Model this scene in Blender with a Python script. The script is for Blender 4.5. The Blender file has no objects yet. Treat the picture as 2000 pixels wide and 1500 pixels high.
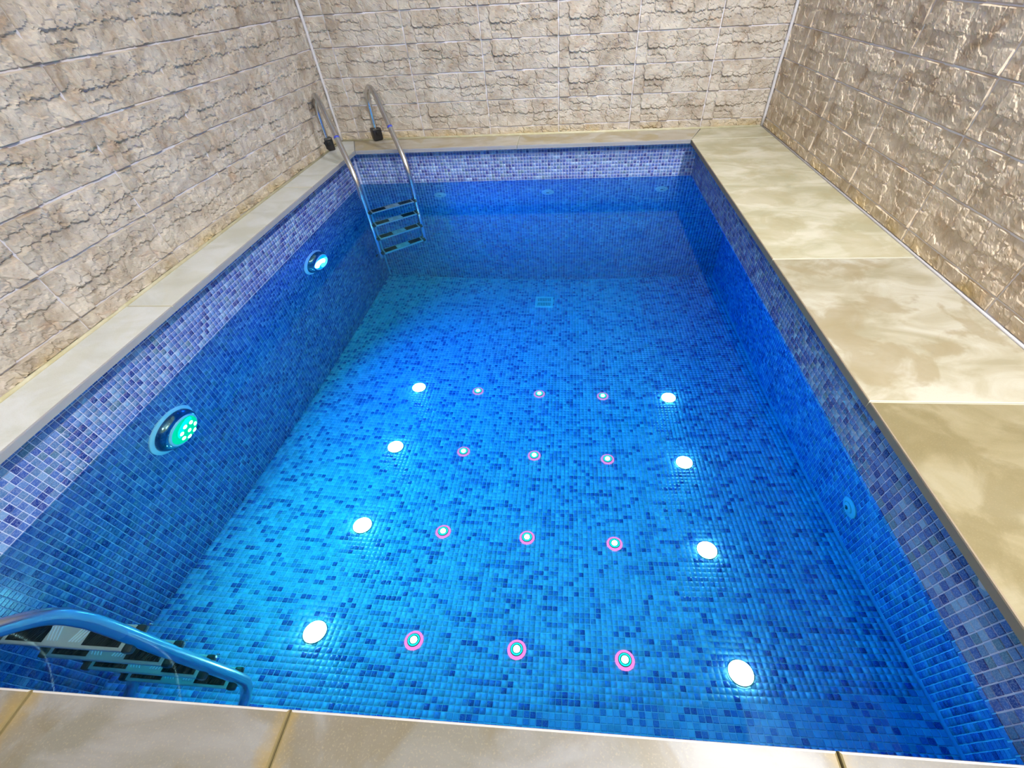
import bpy, bmesh, math, random
import numpy as np
from mathutils import Vector, Matrix

random.seed(7)
RNG = np.random.default_rng(11)
C = bpy.context.scene.collection
S = 1.03                      # metres per unit used in the layout numbers below

# ------------------------------------------------------------------ camera
PITCH, YAW, ROLL = 0.7951, -0.1123, -0.0665
F_PX, CX, CY = 819.15, 1042.2, 774.83
fwd = Vector((math.sin(YAW)*math.cos(PITCH), math.cos(YAW)*math.cos(PITCH), -math.sin(PITCH)))
rgt = fwd.cross(Vector((0, 0, 1))).normalized()
upv = rgt.cross(fwd)
R_ = rgt*math.cos(ROLL) + upv*math.sin(ROLL)
U_ = upv*math.cos(ROLL) - rgt*math.sin(ROLL)
cam = bpy.data.cameras.new('camera')
cam_o = bpy.data.objects.new('camera', cam)
C.objects.link(cam_o)
cam_o.matrix_world = Matrix(((R_.x, U_.x, -fwd.x, 0), (R_.y, U_.y, -fwd.y, 0), (R_.z, U_.z, -fwd.z, S), (0, 0, 0, 1)))
cam.sensor_width = 36.0
cam.lens = F_PX/2000*36
cam.shift_x = (1000-CX)/2000
cam.shift_y = (CY-750)/2000
cam.clip_start = 0.02
bpy.context.scene.camera = cam_o

# ------------------------------------------------------------------ world, exposure, ceiling light, added fill lights
sc = bpy.context.scene
sc.view_settings.view_transform = 'Standard'
sc.view_settings.look = 'None'
sc.view_settings.exposure = -0.12
sc.view_settings.gamma = 1.0
sc.view_settings.use_curve_mapping = False
w = bpy.data.worlds.new('world'); sc.world = w; w.use_nodes = True
w.node_tree.nodes['Background'].inputs[0].default_value = (0.9, 0.95, 1.0, 1)
w.node_tree.nodes['Background'].inputs[1].default_value = 0.05


def area(name, loc, size, energy, color, target=None, shape='RECTANGLE', spread=None):
    l = bpy.data.lights.new(name, 'AREA')
    l.shape = shape; l.size = size[0]*S
    if shape in ('RECTANGLE', 'ELLIPSE'):
        l.size_y = size[1]*S
    l.energy = energy; l.color = color
    if spread: l.spread = spread
    o = bpy.data.objects.new(name, l); C.objects.link(o)
    o.location = Vector(loc)*S
    if target is not None:
        d = Vector(target)-Vector(loc)
        o.rotation_euler = d.to_track_quat('-Z', 'Y').to_euler()
    return o


area('ceiling_tube_lamp', (1.31, -0.15, 3.12), (0.14, 1.1), 320, (1.0, 0.985, 0.97), (1.31, -0.15, 0))
area('added_far_fill', (1.24, 2.0, 3.12), (0.16, 0.6), 56, (1.0, 0.98, 0.96), (-0.4, 4.3, 0.2), spread=math.radians(104))  # added fill that brightens the far wall and deck, stands for no known fixture
area('added_fill_panel', (-0.9, -0.9, 3.12), (0.7, 0.9), 125, (1.0, 0.985, 0.98), (-0.7, 1.2, 0))  # soft fill added behind the camera to lift the walls, no known fixture
area('green_lamp_beam', (-1.79, 1.165, -0.56), (0.11, 0.11), 68.0, (0.0, 0.84, 0.64), (1.0, 1.5, -1.2), 'DISK')
area('blue_lamp_beam', (-1.79, 2.70, -0.60), (0.11, 0.11), 98.0, (0.003, 0.10, 1.0), (1.43, 1.75, -0.9), 'DISK', math.radians(165))

# ------------------------------------------------------------------ layout
XL, XR, YF, YN = -1.798, 0.949, 3.825, 0.104          # edges of the coping
OP = 0.081                                           # how far the mosaic lies back under it
PL, PR, PF, PN = XL-OP, XR+OP, YF+OP, YN-OP          # mosaic planes above the water
PR2 = 1.43                                           # right pool wall under the cantilevered deck
WL, WR, WB, WF = -2.042, 1.586, 4.136, -2.7          # room walls
ZW = -0.29                                           # water level
ZC = 3.2                                            # ceiling
COP = 0.028                                          # coping thickness
FZ0, FZS = -1.32, -0.238                             # pool floor height = FZ0 + FZS*y
fz = lambda y: FZ0+FZS*y
TP = 0.0257                                          # mosaic pitch


# ------------------------------------------------------------------ helpers
def tag(o, label=None, cat=None, group=None, kind=None):
    if label: o['label'] = label
    if cat: o['category'] = cat
    if group: o['group'] = group
    if kind: o['kind'] = kind
    return o


def mesh_from(name, V, Fc, m, smooth=False):
    me = bpy.data.meshes.new(name)
    V = np.asarray(V, float)*S
    me.from_pydata([tuple(v) for v in V], [], [tuple(f) for f in Fc])
    if m is not None: me.materials.append(m)
    if smooth:
        me.polygons.foreach_set('use_smooth', [True]*len(me.polygons))
    me.update()
    return me


def link(name, me, parent=None, loc=None, rot=None):
    o = bpy.data.objects.new(name, me); C.objects.link(o)
    if parent is not None: o.parent = parent
    if loc is not None: o.location = Vector(loc)*S
    if rot is not None: o.rotation_euler = rot
    return o


def empty(name, loc=(0, 0, 0), rot=(0, 0, 0)):
    o = bpy.data.objects.new(name, None); C.objects.link(o)
    o.location = Vector(loc)*S; o.rotation_euler = rot
    o.empty_display_size = 0.05
    return o


def box_vf(x0, x1, y0, y1, z0, z1):
    V = [(x0, y0, z0), (x1, y0, z0), (x1, y1, z0), (x0, y1, z0), (x0, y0, z1), (x1, y0, z1), (x1, y1, z1), (x0, y1, z1)]
    Fc = [(0, 3, 2, 1), (4, 5, 6, 7), (0, 1, 5, 4), (1, 2, 6, 5), (2, 3, 7, 6), (3, 0, 4, 7)]
    return V, Fc


class MB:
    def __init__(self): self.V = []; self.F = []
    def add(self, V, Fc):
        n = len(self.V); self.V += [tuple(v) for v in V]; self.F += [tuple(i+n for i in f) for f in Fc]; return self
    def box(self, *a): return self.add(*box_vf(*a))
    def lathe(self, prof, seg=48, axis='z', close=True):
        # prof: list of (r, h); revolved about z
        V = []; Fc = []
        for r, h in prof:
            for k in range(seg):
                a = 2*math.pi*k/seg
                V.append((r*math.cos(a), r*math.sin(a), h))
        for i in range(len(prof)-1):
            for k in range(seg):
                k2 = (k+1) % seg
                Fc.append((i*seg+k, i*seg+k2, (i+1)*seg+k2, (i+1)*seg+k))
        if close:
            if prof[0][0] > 1e-6: Fc.append(tuple(reversed(range(seg))))
            if prof[-1][0] > 1e-6: Fc.append(tuple((len(prof)-1)*seg+k for k in range(seg)))
        return self.add(V, Fc)
    def sweep(self, pts, r, seg=20):
        pts = [Vector(p) for p in pts]
        V = []; Fc = []
        t0 = (pts[1]-pts[0]).normalized()
        nrm = t0.orthogonal().normalized()
        for i, p in enumerate(pts):
            t = (pts[min(i+1, len(pts)-1)]-pts[max(i-1, 0)]).normalized()
            nrm = (nrm-t*nrm.dot(t)).normalized(); b = t.cross(nrm)
            for k in range(seg):
                a = 2*math.pi*k/seg
                V.append(p+nrm*(r*math.cos(a))+b*(r*math.sin(a)))
        for i in range(len(pts)-1):
            for k in range(seg):
                k2 = (k+1) % seg
                Fc.append((i*seg+k, i*seg+k2, (i+1)*seg+k2, (i+1)*seg+k))
        Fc.append(tuple(reversed(range(seg)))); Fc.append(tuple((len(pts)-1)*seg+k for k in range(seg)))
        return self.add(V, Fc)
    def build(self, name, m, parent=None, smooth=False, bevel=0, loc=None, rot=None):
        me = mesh_from(name, self.V, self.F, m, smooth)
        if bevel:
            bm = bmesh.new(); bm.from_mesh(me)
            bmesh.ops.bevel(bm, geom=bm.edges[:], offset=bevel*S, segments=2, profile=0.6, affect='EDGES')
            bm.to_mesh(me); bm.free()
        return link(name, me, parent, loc, rot)


def auto_smooth(o, ang=40):
    me = o.data
    me.polygons.foreach_set('use_smooth', [True]*len(me.polygons))
    me.set_sharp_from_angle(angle=math.radians(ang))
    return o


# ------------------------------------------------------------------ materials
def mat(name):
    m = bpy.data.materials.new(name); m.use_nodes = True
    nt = m.node_tree
    return m, nt, nt.nodes['Principled BSDF']


def simple(name, col, rough=0.5, metal=0.0, spec=0.5):
    m, nt, b = mat(name)
    b.inputs['Base Color'].default_value = (*col, 1); b.inputs['Roughness'].default_value = rough
    b.inputs['Metallic'].default_value = metal; b.inputs['Specular IOR Level'].default_value = spec
    return m


def emis(name, col, strength):
    m = bpy.data.materials.new(name); m.use_nodes = True
    nt = m.node_tree; nt.nodes.clear()
    e = nt.nodes.new('ShaderNodeEmission'); e.inputs[0].default_value = (*col, 1); e.inputs[1].default_value = strength
    o = nt.nodes.new('ShaderNodeOutputMaterial'); nt.links.new(e.outputs[0], o.inputs[0])
    return m


def N(nt, t, **kw):
    n = nt.nodes.new(t)
    for k, v in kw.items(): setattr(n, k, v)
    return n


def ramp(nt, fac, stops):
    r = N(nt, 'ShaderNodeValToRGB')
    el = r.color_ramp.elements
    while len(el) < len(stops): el.new(0.5)
    for e, (p, c) in zip(el, stops):
        e.position = p; e.color = (*c, 1)
    nt.links.new(fac, r.inputs[0])
    return r.outputs[0]


def noise(nt, scale, detail=6, rough=0.55, vec=None, dist=0.0):
    n = N(nt, 'ShaderNodeTexNoise')
    n.inputs['Scale'].default_value = scale; n.inputs['Detail'].default_value = detail
    n.inputs['Roughness'].default_value = rough; n.inputs['Distortion'].default_value = dist
    if vec is not None: nt.links.new(vec, n.inputs['Vector'])
    return n.outputs['Fac']


def mixc(nt, fac, a, b, mode='MIX'):
    m = N(nt, 'ShaderNodeMix', data_type='RGBA', blend_type=mode)
    for sock, v in ((m.inputs[0], fac), (m.inputs[6], a), (m.inputs[7], b)):
        if isinstance(v, (int, float)): sock.default_value = v
        elif isinstance(v, tuple): sock.default_value = (*v, 1)
        else: nt.links.new(v, sock)
    return m.outputs[2]


def math_n(nt, op, a, b=None, clamp=False):
    n = N(nt, 'ShaderNodeMath', operation=op, use_clamp=clamp)
    for s, v in ((n.inputs[0], a), (n.inputs[1], b)):
        if v is None: continue
        if isinstance(v, (int, float)): s.default_value = v
        else: nt.links.new(v, s)
    return n.outputs[0]


def bump(nt, b, height, strength=0.3, dist=0.01):
    n = N(nt, 'ShaderNodeBump'); n.inputs['Strength'].default_value = strength; n.inputs['Distance'].default_value = dist
    nt.links.new(height, n.inputs['Height']); nt.links.new(n.outputs[0], b.inputs['Normal'])


# mosaic glaze: colour is stored on the faces, each tile one colour
M_TILE, nt, b = mat('mosaic_glaze')
at = N(nt, 'ShaderNodeAttribute', attribute_name='tone')
tc = N(nt, 'ShaderNodeTexCoord'); geo = N(nt, 'ShaderNodeNewGeometry')
sp = noise(nt, 260, 2, 0.6, geo.outputs['Position'])
col = mixc(nt, ramp(nt, sp, [(0.45, (0, 0, 0)), (0.75, (0.35, 0.35, 0.35))]), at.outputs['Color'], (0.62, 0.64, 0.78))
nt.links.new(col, b.inputs['Base Color'])
b.inputs['Roughness'].default_value = 0.22; b.inputs['Specular IOR Level'].default_value = 0.4
bump(nt, b, sp, 0.12, 0.001)

M_GROUT, nt, b = mat('pale_grout')
geo = N(nt, 'ShaderNodeNewGeometry')
nt.links.new(ramp(nt, noise(nt, 14, 5, 0.6, geo.outputs['Position']), [(0.3, (0.48, 0.51, 0.68)), (0.7, (0.60, 0.63, 0.80))]), b.inputs['Base Color'])
b.inputs['Roughness'].default_value = 0.7

# split-face stone tile
def stone_mat(name, tint, bs=0.55):
    m, nt, b = mat(name)
    geo = N(nt, 'ShaderNodeNewGeometry'); oi = N(nt, 'ShaderNodeObjectInfo')
    P = geo.outputs['Position']
    ad = N(nt, 'ShaderNodeVectorMath', operation='ADD'); nt.links.new(P, ad.inputs[0])
    vm = N(nt, 'ShaderNodeVectorMath', operation='SCALE'); vm.inputs['Scale'].default_value = 13.0
    nt.links.new(oi.outputs['Random'], vm.inputs[0]); nt.links.new(vm.outputs[0], ad.inputs[1])
    PV = ad.outputs[0]
    c1 = ramp(nt, noise(nt, 7, 7, 0.62, PV, 0.6), [(0.30, (0.34, 0.27, 0.20)), (0.45, (0.50, 0.44, 0.36)), (0.58, (0.60, 0.55, 0.48)), (0.72, (0.70, 0.64, 0.54))])
    c2 = ramp(nt, noise(nt, 19, 5, 0.6, PV, 1.2), [(0.42, (0.0, 0.0, 0.0)), (0.66, (1, 1, 1))])
    colr = mixc(nt, math_n(nt, 'MULTIPLY', c2, 0.30), c1, (0.50, 0.44, 0.42))
    c3 = ramp(nt, noise(nt, 11, 6, 0.7, PV, 0.8), [(0.56, (0, 0, 0)), (0.70, (1, 1, 1))])
    colr = mixc(nt, math_n(nt, 'MULTIPLY', c3, 0.5), colr, (0.47, 0.31, 0.20))
    # limescale and yellow staining low down, at the joint with the wet deck
    sx = N(nt, 'ShaderNodeSeparateXYZ'); nt.links.new(P, sx.inputs[0])
    low = math_n(nt, 'SUBTRACT', 1.0, math_n(nt, 'MULTIPLY', sx.outputs[2], 11.0), True)
    yfac = math_n(nt, 'MULTIPLY', low, ramp(nt, noise(nt, 5, 5, 0.6, P), [(0.40, (0, 0, 0)), (0.62, (1, 1, 1))]))
    colr = mixc(nt, math_n(nt, 'MULTIPLY', yfac, 0.65), colr, (0.55, 0.42, 0.14))
    colr = mixc(nt, 1.0, colr, tint, 'MULTIPLY')
    nt.links.new(colr, b.inputs['Base Color'])
    b.inputs['Roughness'].default_value = 0.8; b.inputs['Specular IOR Level'].default_value = 0.18
    nb = noise(nt, 55, 6, 0.7, PV, 0.4)
    bump(nt, b, nb, bs, 0.008)
    return m


M_STONE = stone_mat('split_face_stone', (0.77, 0.77, 0.77))
M_STONE_BR = stone_mat('brown_split_face_stone', (0.98, 0.92, 0.84), 0.25)

M_WGROUT = simple('white_wall_grout', (0.58, 0.56, 0.60), 0.8)
M_YSEAL, nt, b = mat('yellowed_sealant')
geo = N(nt, 'ShaderNodeNewGeometry')
nt.links.new(ramp(nt, noise(nt, 9, 5, 0.6, geo.outputs['Position']), [(0.35, (0.40, 0.375, 0.23)), (0.65, (0.50, 0.485, 0.37))]), b.inputs['Base Color'])
b.inputs['Roughness'].default_value = 0.6
M_WSEAL = simple('white_sealant', (0.50, 0.495, 0.52), 0.6)


# deck stone
def deck_mat(name, pale, mid, dark, stain, amount, seams=()):
    m, nt, b = mat(name)
    geo = N(nt, 'ShaderNodeNewGeometry'); oi = N(nt, 'ShaderNodeObjectInfo')
    P = geo.outputs['Position']
    ad = N(nt, 'ShaderNodeVectorMath', operation='ADD'); nt.links.new(P, ad.inputs[0])
    vm = N(nt, 'ShaderNodeVectorMath', operation='SCALE'); vm.inputs['Scale'].default_value = 31.0
    nt.links.new(oi.outputs['Random'], vm.inputs[0]); nt.links.new(vm.outputs[0], ad.inputs[1])
    PV = ad.outputs[0]
    mp = N(nt, 'ShaderNodeMapping'); mp.inputs['Scale'].default_value = (1.0, 1.7, 1.0); nt.links.new(PV, mp.inputs['Vector'])
    c = ramp(nt, noise(nt, 3.6, 6, 0.58, mp.outputs[0], 0.9), [(0.36, dark), (0.50, mid), (0.64, pale)])
    sfac = ramp(nt, noise(nt, 4.6, 5, 0.55, PV, 0.5), [(0.50, (0, 0, 0)), (0.575, (1, 1, 1))])
    c = mixc(nt, math_n(nt, 'MULTIPLY', sfac, amount), c, stain)
    v = ramp(nt, noise(nt, 9, 8, 0.7, mp.outputs[0], 2.0), [(0.60, (0, 0, 0)), (0.75, (1, 1, 1))])
    c = mixc(nt, math_n(nt, 'MULTIPLY', v, 0.25), c, stain)
    if seams:
        sp_ = N(nt, 'ShaderNodeSeparateXYZ'); nt.links.new(P, sp_.inputs[0])
        wob = math_n(nt, 'MULTIPLY', math_n(nt, 'SUBTRACT', noise(nt, 16, 5, 0.65, P), 0.5), 0.10)
        for xs in seams:
            d = math_n(nt, 'ABSOLUTE', math_n(nt, 'SUBTRACT', math_n(nt, 'ADD', sp_.outputs[0], wob), xs*S))
            f = math_n(nt, 'SUBTRACT', 1.0, math_n(nt, 'MULTIPLY', d, 26.0), True)
            c = mixc(nt, math_n(nt, 'MULTIPLY', f, 0.75), c, (0.17, 0.12, 0.035))
    gr = noise(nt, 240, 2, 0.5, P)
    c = mixc(nt, math_n(nt, 'MULTIPLY', ramp(nt, gr, [(0.56, (0, 0, 0)), (0.72, (1, 1, 1))]), 0.22), c, (0.30, 0.24, 0.14))
    nt.links.new(c, b.inputs['Base Color'])
    b.inputs['Roughness'].default_value = 0.38; b.inputs['Specular IOR Level'].default_value = 0.35
    bump(nt, b, gr, 0.06, 0.001)
    return m


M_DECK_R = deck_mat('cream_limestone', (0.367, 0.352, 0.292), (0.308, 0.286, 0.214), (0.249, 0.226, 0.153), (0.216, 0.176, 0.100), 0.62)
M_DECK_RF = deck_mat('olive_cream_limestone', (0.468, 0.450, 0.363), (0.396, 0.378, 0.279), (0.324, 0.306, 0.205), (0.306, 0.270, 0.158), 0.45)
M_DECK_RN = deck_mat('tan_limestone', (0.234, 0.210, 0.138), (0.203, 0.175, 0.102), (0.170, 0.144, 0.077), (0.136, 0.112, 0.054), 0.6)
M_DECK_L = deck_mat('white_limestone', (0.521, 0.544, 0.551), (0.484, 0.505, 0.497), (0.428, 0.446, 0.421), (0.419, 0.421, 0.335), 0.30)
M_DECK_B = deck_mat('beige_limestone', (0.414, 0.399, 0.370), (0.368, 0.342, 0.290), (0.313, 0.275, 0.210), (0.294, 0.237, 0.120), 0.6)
M_DECK_N = deck_mat('dimmed_beige_limestone', (0.159, 0.160, 0.158), (0.137, 0.134, 0.127), (0.109, 0.104, 0.086), (0.095, 0.078, 0.044), 0.6, (-1.10, -0.535, 0.49))  # the near deck's dimness is put into this darker base colour
M_EDGE_W = simple('sawn_stone_edge', (0.25, 0.245, 0.255), 0.6)
M_EDGE_N = simple('rounded_edge_highlight', (0.34, 0.335, 0.33), 0.5)  # highlight on the near slabs' rounded edge, painted as a paler colour
M_SEAM = simple('stained_joint', (0.13, 0.105, 0.05), 0.9, 0.0, 0.1)
M_SEAM_P = simple('pale_joint', (0.42, 0.41, 0.33), 0.8)
M_EDGE_B = simple('dark_stone_edge', (0.20, 0.16, 0.11), 0.8)
M_MORTAR = simple('deck_mortar', (0.50, 0.44, 0.26), 0.85)
M_PATCH = simple('cement_patch', (0.52, 0.52, 0.56), 0.85)
M_CONC = simple('plain_concrete', (0.5, 0.5, 0.5), 0.9)
M_CEIL = simple('white_ceiling_paint', (0.78, 0.78, 0.78), 0.8)

M_STEEL, nt, b = mat('polished_stainless')
b.inputs['Base Color'].default_value = (0.66, 0.655, 0.65, 1); b.inputs['Metallic'].default_value = 1; b.inputs['Roughness'].default_value = 0.22
M_BRUSH, nt, b = mat('brushed_stainless')
geo = N(nt, 'ShaderNodeNewGeometry')
b.inputs['Base Color'].default_value = (0.60, 0.53, 0.48, 1); b.inputs['Metallic'].default_value = 0.5
nt.links.new(ramp(nt, noise(nt, 60, 3, 0.6, geo.outputs['Position']), [(0.3, (0.28,)*3), (0.7, (0.42,)*3)]), b.inputs['Roughness'])
M_HATCH = simple('bright_embossing', (0.85, 0.84, 0.82), 0.3, 0.2)
M_RUBBER = simple('black_rubber', (0.007, 0.007, 0.008), 0.6, 0.0, 0.15)
M_BLACK = simple('black_plastic', (0.008, 0.008, 0.009), 0.35)
M_BLUE = simple('blue_band', (0.04, 0.06, 0.42), 0.4)
M_PLASTIC = simple('white_pool_plastic', (0.78, 0.80, 0.80), 0.35)
M_INLET = simple('bluish_white_plastic', (0.40, 0.47, 0.52), 0.4)
M_RIM = simple('dull_steel_rim', (0.40, 0.38, 0.30), 0.35, 0.8)
M_CHROME = simple('chrome_trim', (0.35, 0.36, 0.38), 0.12, 1.0)
M_DARK = simple('dark_gap', (0.03, 0.04, 0.05), 0.4)
E_WHITE = emis('white_lamp_lens', (1.0, 0.96, 0.96), 55.0)
E_CORE = emis('spot_core', (1.0, 0.8, 0.75), 26.0)
E_TEAL = emis('spot_teal_ring', (0.03, 0.95, 0.75), 1.5)
E_TEALD = emis('spot_teal_gap', (0.0, 0.30, 0.26), 0.8)
E_PINK = emis('spot_pink_skirt', (1.0, 0.08, 0.21), 4.6)
E_GREEN = emis('green_lens', (0.0, 0.95, 0.52), 0.95)
E_LEDW = emis('green_led', (0.55, 1.0, 0.72), 11.0)
E_CYAN = emis('blue_lens', (0.0, 0.16, 1.0), 4.0)
E_LEDC = emis('blue_led', (0.22, 0.95, 1.0), 1.5)

# water: clear surface that reflects by Fresnel, tinted body that drinks red
M_WATER = bpy.data.materials.new('pool_water'); M_WATER.use_nodes = True
nt = M_WATER.node_tree; nt.nodes.clear()
out = N(nt, 'ShaderNodeOutputMaterial')
refr = N(nt, 'ShaderNodeBsdfRefraction'); refr.inputs['IOR'].default_value = 1.33; refr.inputs['Roughness'].default_value = 0.0
refr.inputs['Color'].default_value = (0.86, 0.99, 1.0, 1)
glo = N(nt, 'ShaderNodeBsdfGlossy'); glo.inputs['Roughness'].default_value = 0.0; glo.inputs['Color'].default_value = (0.35, 0.78, 0.95, 1)
fr = N(nt, 'ShaderNodeFresnel'); fr.inputs['IOR'].default_value = 1.33
mx = N(nt, 'ShaderNodeMixShader')
nt.links.new(fr.outputs[0], mx.inputs[0]); nt.links.new(refr.outputs[0], mx.inputs[1]); nt.links.new(glo.outputs[0], mx.inputs[2])
nt.links.new(mx.outputs[0], out.inputs['Surface'])
va = N(nt, 'ShaderNodeVolumeAbsorption'); va.inputs['Color'].default_value = (0.0, 0.95, 1.0, 1); va.inputs['Density'].default_value = 1.0
nt.links.new(va.outputs[0], out.inputs['Volume'])

# ------------------------------------------------------------------ room shell
V, Fc = box_vf(WL-0.12, WR+0.12, WF-0.12, WB+0.12, ZC, ZC+0.1)
tag(link('ceiling', mesh_from('ceiling', V, Fc, M_CEIL)), 'plain white ceiling above the pool', 'ceiling', kind='structure')

TW, TH = 0.588, 0.1905          # stone tile module
GAP = 0.0036


def stone_pattern(seed):
    """height field of one moulded tile: two courses of split stones"""
    r = np.random.default_rng(seed)
    stones = []
    for row in range(2):
        x = 0.0
        v0, v1 = (0, 0.5) if row == 0 else (0.5, 1)
        while x < TW-1e-6:
            wd = r.uniform(0.07, 0.22)
            if TW-x-wd < 0.06: wd = TW-x
            split = r.uniform() < 0.22
            if split:
                vm_ = v0+(v1-v0)*r.uniform(0.4, 0.6)
                stones.append((x, x+wd, v0, vm_)); stones.append((x, x+wd, vm_, v1))
            else:
                stones.append((x, x+wd, v0, v1))
            x += wd
    lv = r.uniform(0.3, 1.0, len(stones)); tx = r.uniform(-0.35, 0.35, len(stones)); ty = r.uniform(-1.1, 0.25, len(stones))
    nf = 85
    fp = np.c_[r.uniform(0, TW, nf), r.uniform(0, TH, nf)]; fl = r.uniform(-1, 1, nf); fg = r.uniform(-1, 1, (nf, 2))
    nf2 = 360
    gp = np.c_[r.uniform(0, TW, nf2), r.uniform(0, TH, nf2)]; gl = r.uniform(-1, 1, nf2); gg = r.uniform(-1, 1, (nf2, 2))
    ph = r.uniform(0, 6.28, 12)

    def H(x, y):
        wxx = x+0.007*np.sin(37*y+ph[0])+0.004*np.sin(131*y+ph[1]+9*x)
        wyy = y+0.0055*np.sin(15*x+ph[2])+0.004*np.sin(61*x+ph[3])+0.0028*np.sin(149*x+ph[4])+0.0015*np.sin(290*x+ph[7])
        h = np.zeros_like(x)
        for k, (a, b_, v0, v1) in enumerate(stones):
            a_ = -9 if a < 1e-6 else a; bb = 9 if b_ > TW-1e-6 else b_
            y0 = -9 if v0 < 1e-6 else v0*TH; y1 = 9 if v1 > 1-1e-6 else v1*TH
            m = (wxx >= a_) & (wxx < bb) & (wyy >= y0) & (wyy < y1)
            cx_, cy_ = (a+b_)/2, (v0+v1)/2*TH
            d = np.minimum(np.minimum(wxx-a_, bb-wxx), np.minimum(wyy-y0, y1-wyy))
            hh = 0.55*lv[k]+0.45+tx[k]*(x-cx_)/0.2+ty[k]*(y-cy_)/0.10
            hh = hh*np.clip(d/0.0065, 0.05, 1)**0.6
            h = np.where(m, hh, h)
        q = np.stack([x+0.004*np.sin(140*y+ph[5])+0.002*np.sin(330*y+ph[8]), y+0.0025*np.sin(110*x+ph[6])+0.0015*np.sin(270*x+ph[9])], -1)
        for pts, lev, grd, amp, sl in ((fp, fl, fg, 0.40, 14.0), (gp, gl, gg, 0.13, 24.0)):
            dd = ((q[..., None, :]-pts)**2*np.array([1.0, 3.0])).sum(-1)
            i = dd.argmin(-1)
            off = q-pts[i]
            h = h+amp*(0.6*lev[i]+sl*(grd[i]*off).sum(-1))
        return h
    return H


PATS = [stone_pattern(s) for s in (3, 14, 25)]
_tc = {}


def stone_mesh(pi, u0, u1, v0, v1, m):
    key = (pi, round(u0, 3), round(u1, 3), round(v0, 3), round(v1, 3), m.name)
    if key in _tc: return _tc[key]
    nx = max(6, int(round((u1-u0)/TW*104))); ny = max(4, int(round((v1-v0)/TH*36)))
    xs = np.linspace(u0, u1, nx+1); ys = np.linspace(v0, v1, ny+1)
    X, Y = np.meshgrid(xs, ys)
    h = PATS[pi](X, Y)
    e = np.minimum(np.minimum(X-u0, u1-X), np.minimum(Y-v0, v1-Y))
    h = 0.0008+0.0165*np.clip(h, 0.30, 2.2)*np.clip(e/0.0045+0.22, 0.22, 1)
    Xs = X-u0; Ys = Y-v0
    top = np.stack([Xs, h, Ys], -1)          # tile lies in local x/z, relief towards local +y
    V = top.reshape(-1, 3)
    idx = np.arange((nx+1)*(ny+1)).reshape(ny+1, nx+1)
    a = idx[:-1, :-1].ravel(); b_ = idx[:-1, 1:].ravel(); c = idx[1:, 1:].ravel(); d = idx[1:, :-1].ravel()
    Fc = np.stack([a, d, c, b_], -1).tolist()
    loop = list(idx[0, :])+list(idx[1:, -1])+list(idx[-1, -2::-1])+list(idx[-2:0:-1, 0])
    n0 = len(V); back = V[loop].copy(); back[:, 1] = 0.0
    V = np.concatenate([V, back])
    L = len(loop)
    Fc += [(loop[i], loop[(i+1) % L], n0+(i+1) % L, n0+i) for i in range(L)]
    me = mesh_from('stone_tile', V, Fc, m)
    _tc[key] = me
    return me


def stone_wall(name, origin, udir, rotz, length, u_joint, label, box, m, relief=1.0):
    """origin: point on the wall plane at u=0, z=0;  udir: unit vector along the wall; u_joint: one known vertical joint"""
    wall = link(name, mesh_from(name, *box_vf(*box), M_WGROUT))
    tag(wall, label, 'wall', kind='structure')
    ud = Vector(udir)
    z_edges = [0.004, 0.064]
    while z_edges[-1] < ZC-0.02: z_edges.append(min(z_edges[-1]+TH, ZC))
    u = u_joint-math.ceil(u_joint/TW)*TW
    cols = []
    while u < length-0.01:
        a, b_ = max(u, 0.0), min(u+TW, length)
        if b_-a > 0.03: cols.append((a, b_, a-u, b_-u))
        u += TW
    k = 0
    for r in range(len(z_edges)-1):
        z0, z1 = z_edges[r], z_edges[r+1]
        hgt = z1-z0
        v0 = TH-hgt if r == 0 else 0.0
        for ci, (a, b_, cu0, cu1) in enumerate(cols):
            pi = [0, 0, 1, 0, 2][(r*3+ci*2) % 5]
            me = stone_mesh(pi, cu0+GAP/2, cu1-GAP/2, v0+GAP/2, v0+hgt-GAP/2, m)
            p = Vector(origin)+ud*(a+GAP/2)-Vector((0, 0, 1)).cross(ud)*(0.0050 if relief > 0.9 else 0.0018)
            so = link('stone_tile', me, wall, (p.x, p.y, z0+GAP/2), (0, 0, rotz))
            so.scale.y = relief
    return wall


# left wall runs along +y seen from the room: local x must map to udir and local +y to the room side
# local x -> udir, local y -> room normal ; (x cross y = z up)  => normal = z cross udir
wl = stone_wall('wall_left', (WL, WB, 0), (0, -1, 0), -math.pi/2, WB-WF, WB-1.918, 'split-face beige stone tile wall along the narrow left deck', (WL-0.12, WL, WF-0.12, WB+0.12, 0, ZC), M_STONE)
wb = stone_wall('wall_back', (WR, WB, 0), (-1, 0, 0), math.pi, WR-WL, WR-1.078, 'split-face beige stone tile wall behind the far ladder', (WL-0.12, WR+0.12, WB, WB+0.12, 0, ZC), M_STONE)
wr = stone_wall('wall_right', (WR, WF, 0), (0, 1, 0), math.pi/2, WB-WF, 2.63-WF, 'split-face brownish stone tile wall along the wide right deck', (WR, WR+0.12, WF-0.12, WB+0.12, 0, ZC), M_STONE_BR, 0.45)
wfm = link('wall_front', mesh_from('wall_front', *box_vf(WL-0.12, WR+0.12, WF-0.12, WF, 0, ZC), M_STONE))
tag(wfm, 'plain stone wall behind the near deck, out of the picture', 'wall', kind='structure')

# sealant runs
MB().sweep([(WL+0.012, WF, 0.001), (WL+0.012, WB, 0.001)], 0.010, 8).build('sealant_strip', M_YSEAL, wl, True)
MB().sweep([(WL, WB-0.010, 0.004), (WR, WB-0.010, 0.004)], 0.010, 8).build('sealant_strip', M_YSEAL, wb, True)
MB().sweep([(WR-0.008, WF, 0.001), (WR-0.008, WB, 0.001)], 0.0065, 8).build('sealant_strip', M_WSEAL, wr, True)


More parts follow.
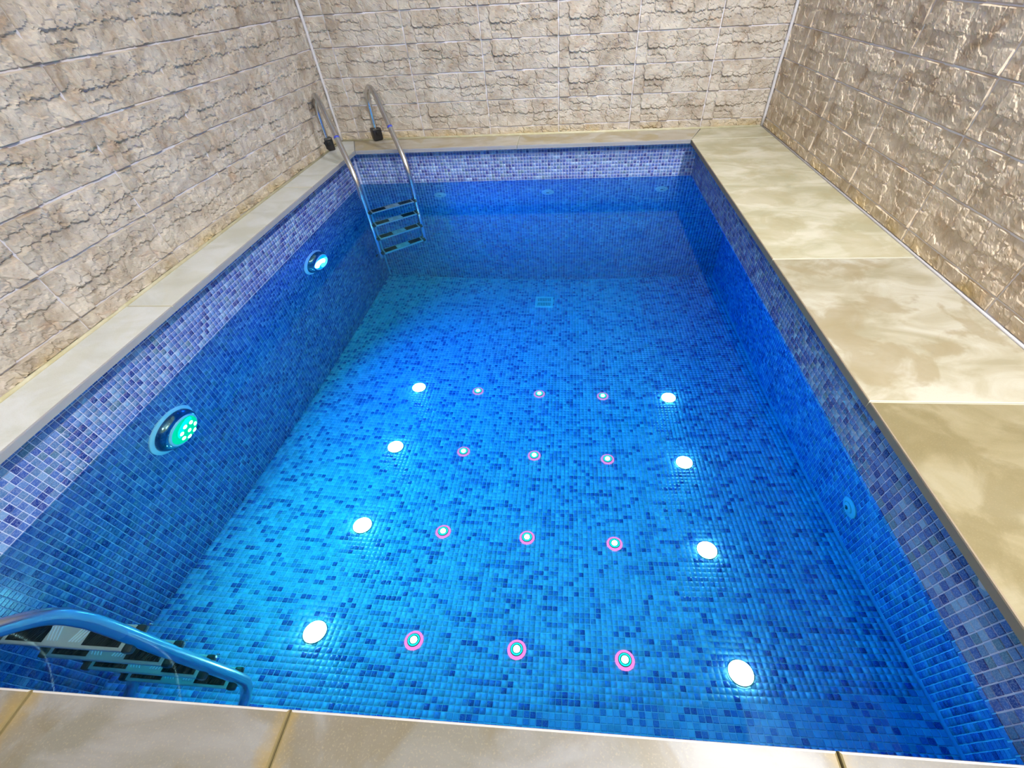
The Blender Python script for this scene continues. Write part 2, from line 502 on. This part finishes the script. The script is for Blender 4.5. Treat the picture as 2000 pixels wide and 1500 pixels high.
def bead(name, x, y, label):
    pts = [(x+RNG.uniform(-.002, .002), y+RNG.uniform(-.002, .002), z) for z in np.linspace(0.01, ZC, 40)]
    o = MB().sweep(pts, 0.012, 8).build(name, M_WSEAL, None, True)
    tag(o, label, 'sealant', kind='structure')


bead('trim_1', WL+0.018, WB-0.018, 'white sealant bead in the corner behind the far ladder')
bead('trim_2', WR-0.018, WB-0.018, 'white sealant bead in the corner above the wide right deck')

# ------------------------------------------------------------------ deck
deck = MB()
deck.box(WL-0.1, PL-0.004, WF, WB, -0.16, -COP)
deck.box(PL-0.004, PR, PF+0.004, WB, -0.16, -COP)
deck.box(PL-0.004, PR, WF, PN-0.004, -0.16, -COP)
deck.box(PR+0.004, WR, WF, WB, -0.16, -COP)
floor = deck.build('floor', M_MORTAR)
tag(floor, 'cream stone slab deck around the pool', 'deck', kind='structure')


def slab(poly, m, edge_m, face):
    """stone slab from a plan polygon, rounded top edge, sawn sides"""
    me = bpy.data.meshes.new('stone_slab'); bm = bmesh.new()
    tv = [bm.verts.new((x*S, y*S, (0+RNG.uniform(-0.0006, 0.0006))*S)) for x, y in poly]
    f = bm.faces.new(tv)
    if f.normal.z < 0: f.normal_flip()
    ex = bmesh.ops.extrude_face_region(bm, geom=[f])
    for g in ex['geom']:
        if isinstance(g, bmesh.types.BMVert): g.co.z -= COP*S
    bm.normal_update()
    tops = [e for e in bm.edges if all(v.co.z > -0.005 for v in e.verts)]
    bmesh.ops.bevel(bm, geom=tops, offset=0.0045*S, segments=2, profile=0.6, affect='EDGES')
    bmesh.ops.recalc_face_normals(bm, faces=bm.faces[:])
    for fc in bm.faces: fc.material_index = (1 if fc.normal.dot(Vector(face)) > 0.15 else 2) if abs(fc.normal.z) < 0.97 else 0
    bm.to_mesh(me); bm.free()
    me.materials.append(m); me.materials.append(edge_m); me.materials.append(M_SEAM if m is M_DECK_N else M_SEAM_P)
    return link('stone_slab', me, floor)


g = 0.0013
# right deck
FR_, FL_, FB_, FN_ = (-1, 0, 0), (1, 0, 0), (0, -1, 0), (0, 1, 0)
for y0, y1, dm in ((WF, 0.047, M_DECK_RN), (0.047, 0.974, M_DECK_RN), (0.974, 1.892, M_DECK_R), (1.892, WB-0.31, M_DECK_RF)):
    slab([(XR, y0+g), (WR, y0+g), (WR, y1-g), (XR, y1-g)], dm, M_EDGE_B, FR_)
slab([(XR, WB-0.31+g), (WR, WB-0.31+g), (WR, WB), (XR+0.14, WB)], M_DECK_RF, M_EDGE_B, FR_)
# back deck
slab([(XL+g, YF), (-0.43-g, YF), (-0.43-g, WB), (WL+0.12+g, WB)], M_DECK_B, M_EDGE_W, FB_)
slab([(-0.43+g, YF), (XR-g, YF), (XR+0.135-g, WB), (-0.43+g, WB)], M_DECK_B, M_EDGE_W, FB_)
# left deck
for y0, y1 in ((WF, -0.35), (-0.35, 1.52), (1.52, 3.0)):
    slab([(WL, y0+g), (XL, y0+g), (XL, y1-g), (WL, y1-g)], M_DECK_L, M_EDGE_W, FL_)
slab([(WL, 3.0+g), (XL, 3.0+g), (XL-g*0.5, YF), (WL+0.12-g, WB), (WL, WB)], M_DECK_L, M_EDGE_W, FL_)
# near deck
nx = [XL, -1.10, -0.535, 0.49, XR]
for a, b_ in zip(nx[:-1], nx[1:]):
    slab([(a+g, WF), (b_-g, WF), (b_-g, YN), (a+g, YN)], M_DECK_N, M_EDGE_N, FN_)

# ------------------------------------------------------------------ pool shell
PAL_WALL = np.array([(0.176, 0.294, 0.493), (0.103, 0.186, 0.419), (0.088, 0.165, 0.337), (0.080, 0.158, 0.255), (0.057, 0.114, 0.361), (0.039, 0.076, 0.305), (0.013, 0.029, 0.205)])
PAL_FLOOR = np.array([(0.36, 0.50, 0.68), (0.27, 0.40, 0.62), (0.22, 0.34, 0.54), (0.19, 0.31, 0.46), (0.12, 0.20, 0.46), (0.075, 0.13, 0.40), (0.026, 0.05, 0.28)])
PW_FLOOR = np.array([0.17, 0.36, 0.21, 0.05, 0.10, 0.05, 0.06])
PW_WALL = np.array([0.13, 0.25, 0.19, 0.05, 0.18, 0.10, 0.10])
DARK = [4, 5, 6, 2]
TG = 0.0031                # grout width
TT = 0.0028                      # how far a tile stands proud


def tone_map(nu, nv, PW):
    t = RNG.choice(len(PW), size=(nv, nu), p=PW/PW.sum())
    runs = RNG.uniform(size=(nv, nu))
    for j in range(1, nu):          # short runs of darker tiles along a row, as the sheets are laid
        m = (runs[:, j] < 0.42) & (t[:, j-1] >= 4)
        t[m, j] = RNG.choice([4, 5, 6, 2], size=m.sum(), p=[0.4, 0.25, 0.2, 0.15])
    return t


def tile_geo(w_, h_):
    c = 0.0009
    b0 = [(0, 0), (w_, 0), (w_, h_), (0, h_)]
    t0 = [(c, c), (w_-c, c), (w_-c, h_-c), (c, h_-c)]
    V = [(x, y, 0) for x, y in b0]+[(x, y, TT) for x, y in t0]
    Fc = [(4, 5, 6, 7), (0, 1, 5, 4), (1, 2, 6, 5), (2, 3, 7, 6), (3, 0, 4, 7)]
    return np.array(V, float), np.array(Fc)


TV, TF = tile_geo(TP-TG, TP-TG)
_tm = {}


def tile_meshes(pal):
    if id(pal) not in _tm:
        _tm[id(pal)] = []
        for k in range(len(pal)):
            me = mesh_from('mosaic_tile', TV, TF.tolist(), M_TILE)
            a_ = me.attributes.new('tone', 'FLOAT_COLOR', 'FACE')
            a_.data.foreach_set('color', np.tile(np.r_[pal[k], 1.0], (5, 1)).ravel())
            _tm[id(pal)].append(me)
    return _tm[id(pal)]


cam_p = np.array([0, 0, 1.0])
Rn, Un, Fn = np.array(R_), np.array(U_), np.array(fwd)


def seen_size(p):
    """rough size in the picture of a tile at p (to choose which tiles become objects of their own)"""
    q = p.copy()
    uw = q[:, 2] < ZW
    q[uw, 2] = ZW+(q[uw, 2]-ZW)/1.4
    d = q-cam_p
    z = d@Fn
    x = CX+F_PX*(d@Rn)/z; y = CY-F_PX*(d@Un)/z
    s = F_PX*TP/np.maximum(z, 0.01)
    # hidden by the near coping
    near = (y > 1338+0.077*x)
    ok = (z > 0.1) & (x > -8) & (x < 2008) & (y > 0) & (y < 1508) & ~near
    return np.where(ok, s, 0)


def mosaic(parent, origin, u, v, nrm, LU, LV, holes=(), n_single=300, vmin=None, pal=PAL_WALL):
    """tiles over a rectangle; single tiles for those seen largest, the rest as one part"""
    o = np.array(origin, float); u = np.array(u, float); v = np.array(v, float); nrm = np.array(nrm, float)
    nu = int(LU/TP); nv = int(LV/TP)
    T = tone_map(nu, nv, PW_FLOOR if pal is PAL_FLOOR else PW_WALL)
    jj, ii = np.meshgrid(np.arange(nv), np.arange(nu), indexing='ij')
    jj = jj.ravel(); ii = ii.ravel(); tt = T.ravel()
    jit = RNG.uniform(-0.0005, 0.0005, (len(ii), 2))
    base = o+np.outer(ii*TP+jit[:, 0], u)+np.outer(jj*TP+jit[:, 1], v)
    cen = base+(u+v)*TP/2
    keep = np.ones(len(ii), bool)
    for c, r in holes:
        keep &= (np.linalg.norm(cen-np.array(c), axis=1) > r)
    if vmin is not None: keep &= vmin(cen)
    ii, jj, tt, base, cen = ii[keep], jj[keep], tt[keep], base[keep], cen[keep]
    sz = seen_size(cen)
    order = np.argsort(-sz)
    single = [k for k in order[:n_single] if sz[k] > 7.5] if n_single else []
    mask = np.ones(len(ii), bool); mask[single] = False
    Mx = Matrix(((u[0], v[0], nrm[0]), (u[1], v[1], nrm[1]), (u[2], v[2], nrm[2])))
    eul = Mx.to_euler()
    for k in single:
        link('mosaic_tile', tile_meshes(pal)[tt[k]], parent, base[k], eul)
    B = base[mask]; n = len(B); tm = tt[mask]
    if n:
        loc = TV[:, 0:1]*u+TV[:, 1:2]*v+TV[:, 2:3]*nrm
        Vv = (B[:, None, :]+loc[None])*S
        Ff = (TF[None]+8*np.arange(n)[:, None, None]).reshape(-1, 4)
        me = bpy.data.meshes.new('mosaic')
        me.vertices.add(n*8); me.vertices.foreach_set('co', Vv.ravel())
        me.loops.add(n*20); me.loops.foreach_set('vertex_index', Ff.ravel().astype(np.int32))
        me.polygons.add(n*5); me.polygons.foreach_set('loop_start', np.arange(0, n*20, 4, dtype=np.int32))
        me.update(calc_edges=True)
        colr = pal[tm]*RNG.uniform(0.94, 1.06, (n, 1))
        a = me.attributes.new('tone', 'FLOAT_COLOR', 'FACE')
        a.data.foreach_set('color', np.repeat(np.c_[colr, np.ones(n)], 5, axis=0).ravel())
        me.materials.append(M_TILE)
        mo = link('mosaic', me, parent)
        mo['kind'] = 'stuff'


SL = math.sqrt(1+FZS**2)
FU, FV, FN = (1, 0, 0), (0, 1/SL, FZS/SL), (0, -FZS/SL, 1/SL)
Y0, Y1 = PN, PF

# fixtures: positions first, so that tiles leave room for them
GX = [-1.141, -0.681, -0.208, 0.270, 0.746]
GY = [2.237, 1.642, 1.050, 0.487]
GSK = [0.016, 0.014, 0.006, -0.010, -0.036]
spots = [[Vector((GX[c], GY[r]+GSK[c], fz(GY[r]+GSK[c]))) for c in range(5)] for r in range(4)]
DRAIN = Vector((-0.230, 3.494, fz(3.494)))
INLETS = [Vector((-1.17, PF, -0.60)), Vector((-0.192, PF, -0.585)), Vector((0.797, PF, -0.58))]
RINLET = Vector((PR2, 1.17, -1.345))
LAMPS = [Vector((PL, 1.168, -0.60)), Vector((PL, 2.755, -0.645))]

pf = MB()
pf.add([(PL-0.1, Y0-0.1, fz(Y0-0.1)), (PR2+0.1, Y0-0.1, fz(Y0-0.1)), (PR2+0.1, Y1+0.1, fz(Y1+0.1)), (PL-0.1, Y1+0.1, fz(Y1+0.1)),
        (PL-0.1, Y0-0.1, -2.75), (PR2+0.1, Y0-0.1, -2.75), (PR2+0.1, Y1+0.1, -2.75), (PL-0.1, Y1+0.1, -2.75)],
       [(0, 1, 2, 3), (7, 6, 5, 4), (0, 4, 5, 1), (1, 5, 6, 2), (2, 6, 7, 3), (3, 7, 4, 0)])
pool_floor = pf.build('pool_floor', M_GROUT)
tag(pool_floor, 'sloping blue glass mosaic floor of the pool', 'pool floor', kind='structure')
holes = [(p, 0.047 if c in (0, 4) else 0.030) for row in spots for c, p in enumerate(row)]+[(DRAIN, 0.085)]
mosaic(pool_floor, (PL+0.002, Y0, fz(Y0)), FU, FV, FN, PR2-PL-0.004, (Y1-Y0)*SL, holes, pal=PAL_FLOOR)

pwl = link('pool_wall_left', mesh_from('pool_wall_left', *box_vf(PL-0.12, PL, Y0-0.1, Y1+0.1, -2.75, -COP), M_GROUT))
tag(pwl, 'blue mosaic pool wall below the narrow left deck, with the two lamps', 'pool wall', kind='structure')
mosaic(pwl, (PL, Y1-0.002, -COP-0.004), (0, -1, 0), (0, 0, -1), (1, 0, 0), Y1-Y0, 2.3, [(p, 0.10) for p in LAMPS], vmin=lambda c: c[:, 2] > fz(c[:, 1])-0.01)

pwb = link('pool_wall_back', mesh_from('pool_wall_back', *box_vf(PL-0.1, PR2+0.1, PF, PF+0.12, -2.75, -COP), M_GROUT))
tag(pwb, 'blue mosaic pool wall at the far end, with three inlets', 'pool wall', kind='structure')
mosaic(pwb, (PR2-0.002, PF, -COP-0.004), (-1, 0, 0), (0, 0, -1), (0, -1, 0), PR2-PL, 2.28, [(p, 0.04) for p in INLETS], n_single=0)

beam = link('pool_rim', mesh_from('pool_rim', *box_vf(PR, WR, Y0-0.1, Y1+0.05, -0.312, -COP), M_GROUT))
tag(beam, 'dry mosaic rim of the right pool side, under the wide deck', 'pool wall', kind='structure')
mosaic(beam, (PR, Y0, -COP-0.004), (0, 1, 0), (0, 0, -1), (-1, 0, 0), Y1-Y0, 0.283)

pwr = link('pool_wall_right', mesh_from('pool_wall_right', *box_vf(PR2, PR2+0.12, Y0-0.1, Y1+0.1, -2.75, -0.30), M_GROUT))
tag(pwr, 'deep blue mosaic pool wall under the wide right deck', 'pool wall', kind='structure')
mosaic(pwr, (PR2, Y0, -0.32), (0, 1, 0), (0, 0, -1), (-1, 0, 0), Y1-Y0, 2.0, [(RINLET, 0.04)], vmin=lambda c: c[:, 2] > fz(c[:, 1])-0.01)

pwn = link('pool_wall_front', mesh_from('pool_wall_front', *box_vf(PL-0.1, PR2+0.1, PN-0.12, PN, -2.75, -COP), M_GROUT))
tag(pwn, 'blue mosaic pool wall below the near deck', 'pool wall', kind='structure')
mosaic(pwn, (PL, PN, -COP-0.004), (1, 0, 0), (0, 0, -1), (0, 1, 0), PR2-PL, 1.34, n_single=0)

# mortar smear at the slab joint on the right rim
pm = MB()
for k in range(7):
    yy = 0.455+RNG.uniform(-0.018, 0.018); zz = -COP-0.012-0.012*k+RNG.uniform(-.004, .004); r = 0.010+RNG.uniform(0, 0.008)
    pm.lathe([(0.0001, 0.003), (r*0.7, 0.0026), (r, 0)], 10, close=False)
    n = 30
    pts = np.array(pm.V[-n:]); pts = np.stack([-(pts[:, 2])*1.6-0.002+PR, pts[:, 0]*1.2+yy, pts[:, 1]+zz], -1)
    pm.V[-n:] = [tuple(p) for p in pts]
pm.build('cement_patch', M_PATCH, beam)

# ------------------------------------------------------------------ water
wv, wf = box_vf(PL-0.05, PR2+0.05, PN-0.05, PF+0.05, -2.7, ZW)
water = link('water', mesh_from('water', wv, wf, M_WATER))
tag(water, 'still clear blue water filling the pool', 'water', kind='structure')

# ------------------------------------------------------------------ floor lights
up_rot = Vector(FN).to_track_quat('Z', 'Y').to_euler()


def white_spot(loc):
    t = empty('floor_light', loc, up_rot)
    MB().lathe([(0.053, 0.0), (0.054, 0.004), (0.051, 0.0065), (0.046, 0.007)], 48, close=False).build('rim', M_RIM, t, True)
    MB().lathe([(0.0495, 0.005), (0.0485, 0.010), (0.042, 0.015), (0.028, 0.0175), (0.0001, 0.0185)], 48, close=False).build('lens', E_WHITE, t, True)
    return t


def color_spot(loc):
    t = empty('color_spot', loc, up_rot)
    MB().lathe([(0.0425, 0.0), (0.0425, 0.004), (0.039, 0.006), (0.0285, 0.007)], 40, close=False).build('glow_skirt', E_PINK, t, True)
    MB().lathe([(0.0295, 0.006), (0.0295, 0.0092), (0.0268, 0.010)], 40, close=False).build('rim', M_DARK, t, True)
    MB().lathe([(0.0270, 0.0092), (0.0262, 0.011), (0.0205, 0.011)], 40, close=False).build('light_ring', E_TEAL, t, True)
    MB().lathe([(0.0212, 0.0105), (0.0155, 0.0095)], 40, close=False).build('gap_ring', E_TEALD, t, True)
    MB().lathe([(0.0156, 0.009), (0.0150, 0.013), (0.010, 0.0155), (0.0001, 0.0165)], 40, close=False).build('lens', E_CORE, t, True)
    return t


def copy_tree(o, parent=None):
    c = o.copy(); C.objects.link(c)
    if parent is not None: c.parent = parent
    for ch in list(o.children): copy_tree(ch, c)
    return c


ROWN = ['row nearest the drain', 'second row from the drain', 'third row from the drain', 'row nearest the near deck']
w0 = c0 = None
for r in range(4):
    for c in range(5):
        p = spots[r][c]+Vector(FN)*0.001
        if c in (0, 4):
            if w0 is None: o = w0 = white_spot(p)
            else: o = copy_tree(w0)
            side = 'lamp-wall end' if c == 0 else 'wide-deck end'
            tag(o, f'large white pool floor light, {side} of the {ROWN[r]}', 'floor light', 'white lights set in the pool floor')
        else:
            if c0 is None: o = c0 = color_spot(p)
            else: o = copy_tree(c0)
            side = {1: 'towards the lamp wall', 2: 'in the middle', 3: 'towards the wide deck'}[c]
            tag(o, f'small pink and green spot {side}, {ROWN[r]}', 'floor light', 'pink and green spots in the pool floor')
        o.location = p*S

# ------------------------------------------------------------------ wall lamps
def wall_lamp(loc, lens_m, led_m, nled):
    t = empty('wall_lamp', loc, (0, math.pi/2, 0))       # local z points into the pool
    auto_smooth(MB().lathe([(0.137, 0.0), (0.139, 0.010), (0.132, 0.016), (0.118, 0.018)], 56, close=False).build('flange', M_PLASTIC, t))
    auto_smooth(MB().lathe([(0.120, 0.016), (0.118, 0.030), (0.108, 0.052), (0.096, 0.062), (0.088, 0.062)], 56, close=False).build('housing', M_CHROME, t))
    auto_smooth(MB().lathe([(0.090, 0.060), (0.089, 0.068), (0.082, 0.071), (0.079, 0.068)], 56, close=False).build('trim_ring', M_PLASTIC, t))
    MB().lathe([(0.080, 0.066), (0.074, 0.078), (0.056, 0.089), (0.030, 0.094), (0.0001, 0.096)], 56, close=False).build('lens', lens_m, t, True)
    if nled == 0:
        MB().lathe([(0.058, 0.0885), (0.046, 0.0935), (0.028, 0.0965), (0.0001, 0.098)], 40, close=False).build('lens_core', led_m, t, True)
    for k in range(nled):
        a = 2*math.pi*k/max(nled-1, 1)+0.5; rr = 0.043 if k < nled-1 else 0.0
        z = 0.0935 if rr < 0.01 else 0.0905
        MB().lathe([(0.0125, z), (0.010, z+0.0025), (0.0001, z+0.003)], 16, close=False).build('led', led_m, t, True, loc=(rr*math.cos(a), rr*math.sin(a), 0))
    return t


tag(wall_lamp(LAMPS[0], E_GREEN, E_LEDW, 8), 'green underwater wall lamp with chrome housing, nearer the near ladder', 'pool lamp')
tag(wall_lamp(LAMPS[1], E_CYAN, E_LEDC, 0), 'blue underwater wall lamp with chrome housing, nearer the far ladder', 'pool lamp')

# ------------------------------------------------------------------ inlets and drain
def inlet(loc, rot, label, group=None):
    t = empty('water_inlet', loc, rot)
    auto_smooth(MB().lathe([(0.056, 0.0), (0.056, 0.008), (0.050, 0.013), (0.034, 0.014), (0.030, 0.008)], 40, close=False).build('flange', M_INLET, t))
    auto_smooth(MB().lathe([(0.031, 0.006), (0.028, 0.016), (0.018, 0.022), (0.013, 0.022), (0.011, 0.010), (0.0001, 0.010)], 32, close=False).build('nozzle', M_INLET, t))
    MB().box(-0.014, 0.014, -0.0045, 0.0045, 0.016, 0.0228).build('opening', M_DARK, t)
    tag(t, label, 'inlet', group)


for p, s in zip(INLETS, ('round white inlet on the far pool wall beside the far ladder', 'middle one of three round white inlets on the far pool wall', 'round white inlet on the far pool wall nearest the wide deck')):
    inlet(p, (math.pi/2, 0, 0), s, 'inlets in the far pool wall')
inlet(RINLET, (0, -math.pi/2, 0), 'round inlet alone on the deep blue wall under the wide deck')

t = empty('floor_drain', DRAIN+Vector(FN)*0.001, up_rot)
fr_ = MB(); a = 0.086
for q in ((-a, a, -a, -a+0.016), (-a, a, a-0.016, a), (-a, -a+0.016, -a+0.016, a-0.016), (a-0.016, a, -a+0.016, a-0.016), (-a+0.016, a-0.016, -0.006, 0.006)):
    fr_.box(q[0], q[1], q[2], q[3], 0.0, 0.010)
fr_.build('frame', M_PLASTIC, t)
for k in range(9):
    x = -0.064+0.016*k
    MB().box(x-0.0045, x+0.0045, -a+0.016, -0.006, 0.0, 0.008).box(x-0.0045, x+0.0045, 0.006, a-0.016, 0.0, 0.008).build('grate_bar', M_PLASTIC, t)
MB().box(-a+0.01, a-0.01, -a+0.01, a-0.01, 0.0, 0.002).build('sump', M_DARK, t)
tag(t, 'square white drain grate in the deep end of the pool floor', 'drain')

# ------------------------------------------------------------------ ladders
PROF = [(0, 0.0), (0, .10), (.004, .20), (.02, .29), (.06, .355), (.12, .393), (.18, .397), (.24, .37), (.30, .315), (.36, .25), (.45, .145), (.54, .04), (.59, -.03), (.617, -.085), (.63, -.15), (.635, -.24), (.635, -.6), (.637, -.93), (.637, -1.20), (.628, -1.275), (.595, -1.325), (.55, -1.345)]


def smooth_path(pts, n=6):
    pts = [Vector(p) for p in pts]; out = []
    for i in range(len(pts)-1):
        p0 = pts[max(i-1, 0)]; p1 = pts[i]; p2 = pts[i+1]; p3 = pts[min(i+2, len(pts)-1)]
        for k in range(n):
            t = k/n
            out.append(0.5*((2*p1)+(p2-p0)*t+(2*p0-5*p1+4*p2-p3)*t*t+(3*p1-p0-3*p2+p3)*t**3))
    out.append(pts[-1])
    return out


LADW = 0.212
TREADZ = [-0.40, -0.665, -0.93, -1.195]


def make_ladder(label, group):
    root = empty('pool_ladder')
    tag(root, label, 'ladder', group)
    for sd in (-1, 1):
        rail = MB().sweep(smooth_path([(sd*LADW, s, z) for s, z in PROF]), 0.0205, 24).build('rail', M_STEEL, root, True)
        MB().sweep([(sd*LADW, s, z) for s, z in ((0.425, 0.1745), (0.4345, 0.1635))], 0.0209, 24).build('blue_band', M_BLUE, rail, True)
        MB().sweep([(sd*LADW, 0.55, -1.345), (sd*LADW, 0.535, -1.348)], 0.024, 16).build('bumper', M_BLACK, rail, True)
        col_ = MB().box(sd*LADW-0.040, sd*LADW+0.040, -0.038, 0.038, 0.0, 0.095).build('anchor_collar', M_BLACK, root, bevel=0.012)
        MB().box(sd*LADW-0.012, sd*LADW+0.012, 0.034, 0.048, 0.045, 0.072).build('clamp_bolt', M_BLACK, col_, bevel=0.003)
    for z in TREADZ:
        y0, y1 = 0.600, 0.674
        hw = LADW-0.028
        tr = MB().box(-hw, hw, y0, y1, z-0.024, z).build('tread', M_BRUSH, root, bevel=0.004)
        for sd in (-1, 1):
            xa, xb = sorted((sd*0.060, sd*(hw-0.014)))
            pad = MB()
            pad.box(xa, xb, y0+0.010, y1-0.010, z-0.002, z+0.002)
            nrib = 14
            for k in range(nrib):
                xc = xa+(xb-xa)*(k+0.5)/nrib; d = 0.018
                dx = min(d, 0.004)
                x0_ = max(xa+0.004, xc-0.009); x1_ = min(xb-0.004, xc+0.009)
                yb, yt = y0+0.013, y1-0.013
                pad.add([(x0_-.002, yb, z+.002), (x0_+.002, yb, z+.002), (x1_+.002, yt, z+.002), (x1_-.002, yt, z+.002),
                         (x0_-.001, yb, z+.0045), (x0_+.001, yb, z+.0045), (x1_+.001, yt, z+.0045), (x1_-.001, yt, z+.0045)],
                        [(4, 5, 6, 7), (0, 1, 5, 4), (1, 2, 6, 5), (2, 3, 7, 6), (3, 0, 4, 7)])
            pad.build('grip_pad', M_RUBBER, tr)
            cap = MB().box(*sorted((sd*(hw-0.003), sd*(LADW-0.002))), y0-0.003, y1+0.003, z-0.027, z+0.002)
            cap.build('end_cap', M_BLACK, tr, bevel=0.009)
            em = MB()
            for k in range(4):
                xc = sd*(0.018+0.0095*k)
                em.add([(xc-.0022, y0+.016, z), (xc+.0022, y0+.016, z), (xc+sd*.014+.0022, y1-.018, z), (xc+sd*.014-.0022, y1-.018, z),
                        (xc-.0012, y0+.017, z+.0025), (xc+.0012, y0+.017, z+.0025), (xc+sd*.014+.0012, y1-.019, z+.0025), (xc+sd*.014-.0012, y1-.019, z+.0025)],
                       [(4, 5, 6, 7), (0, 1, 5, 4), (1, 2, 6, 5), (2, 3, 7, 6), (3, 0, 4, 7)])
            em.build('embossed_hatch', M_HATCH, tr)
        for sd in (-1, 1):
            MB().lathe([(0.0001, 0.0), (0.006, 0.0), (0.006, 0.003), (0.0001, 0.004)], 12).build('screw', M_STEEL, tr, loc=(sd*LADW, y1+0.004, z-0.012), rot=(-math.pi/2, 0, 0))
    return root


far = make_ladder('stainless four-step pool ladder set across the far corner', 'pool ladders')
# local y (into the pool) -> (0.61,-0.79)
far.location = Vector((-1.863, 3.997, 0))*S
far.rotation_euler = (0, 0, math.atan2(-0.79, 0.61)-math.pi/2)
near = copy_tree(far)
near['label'] = 'stainless four-step pool ladder rising beside the near deck, partly cropped'
near.location = Vector((-1.509, -0.355, 0))*S
near.scale.x = 1.09
near.rotation_euler = (0, 0, 0)
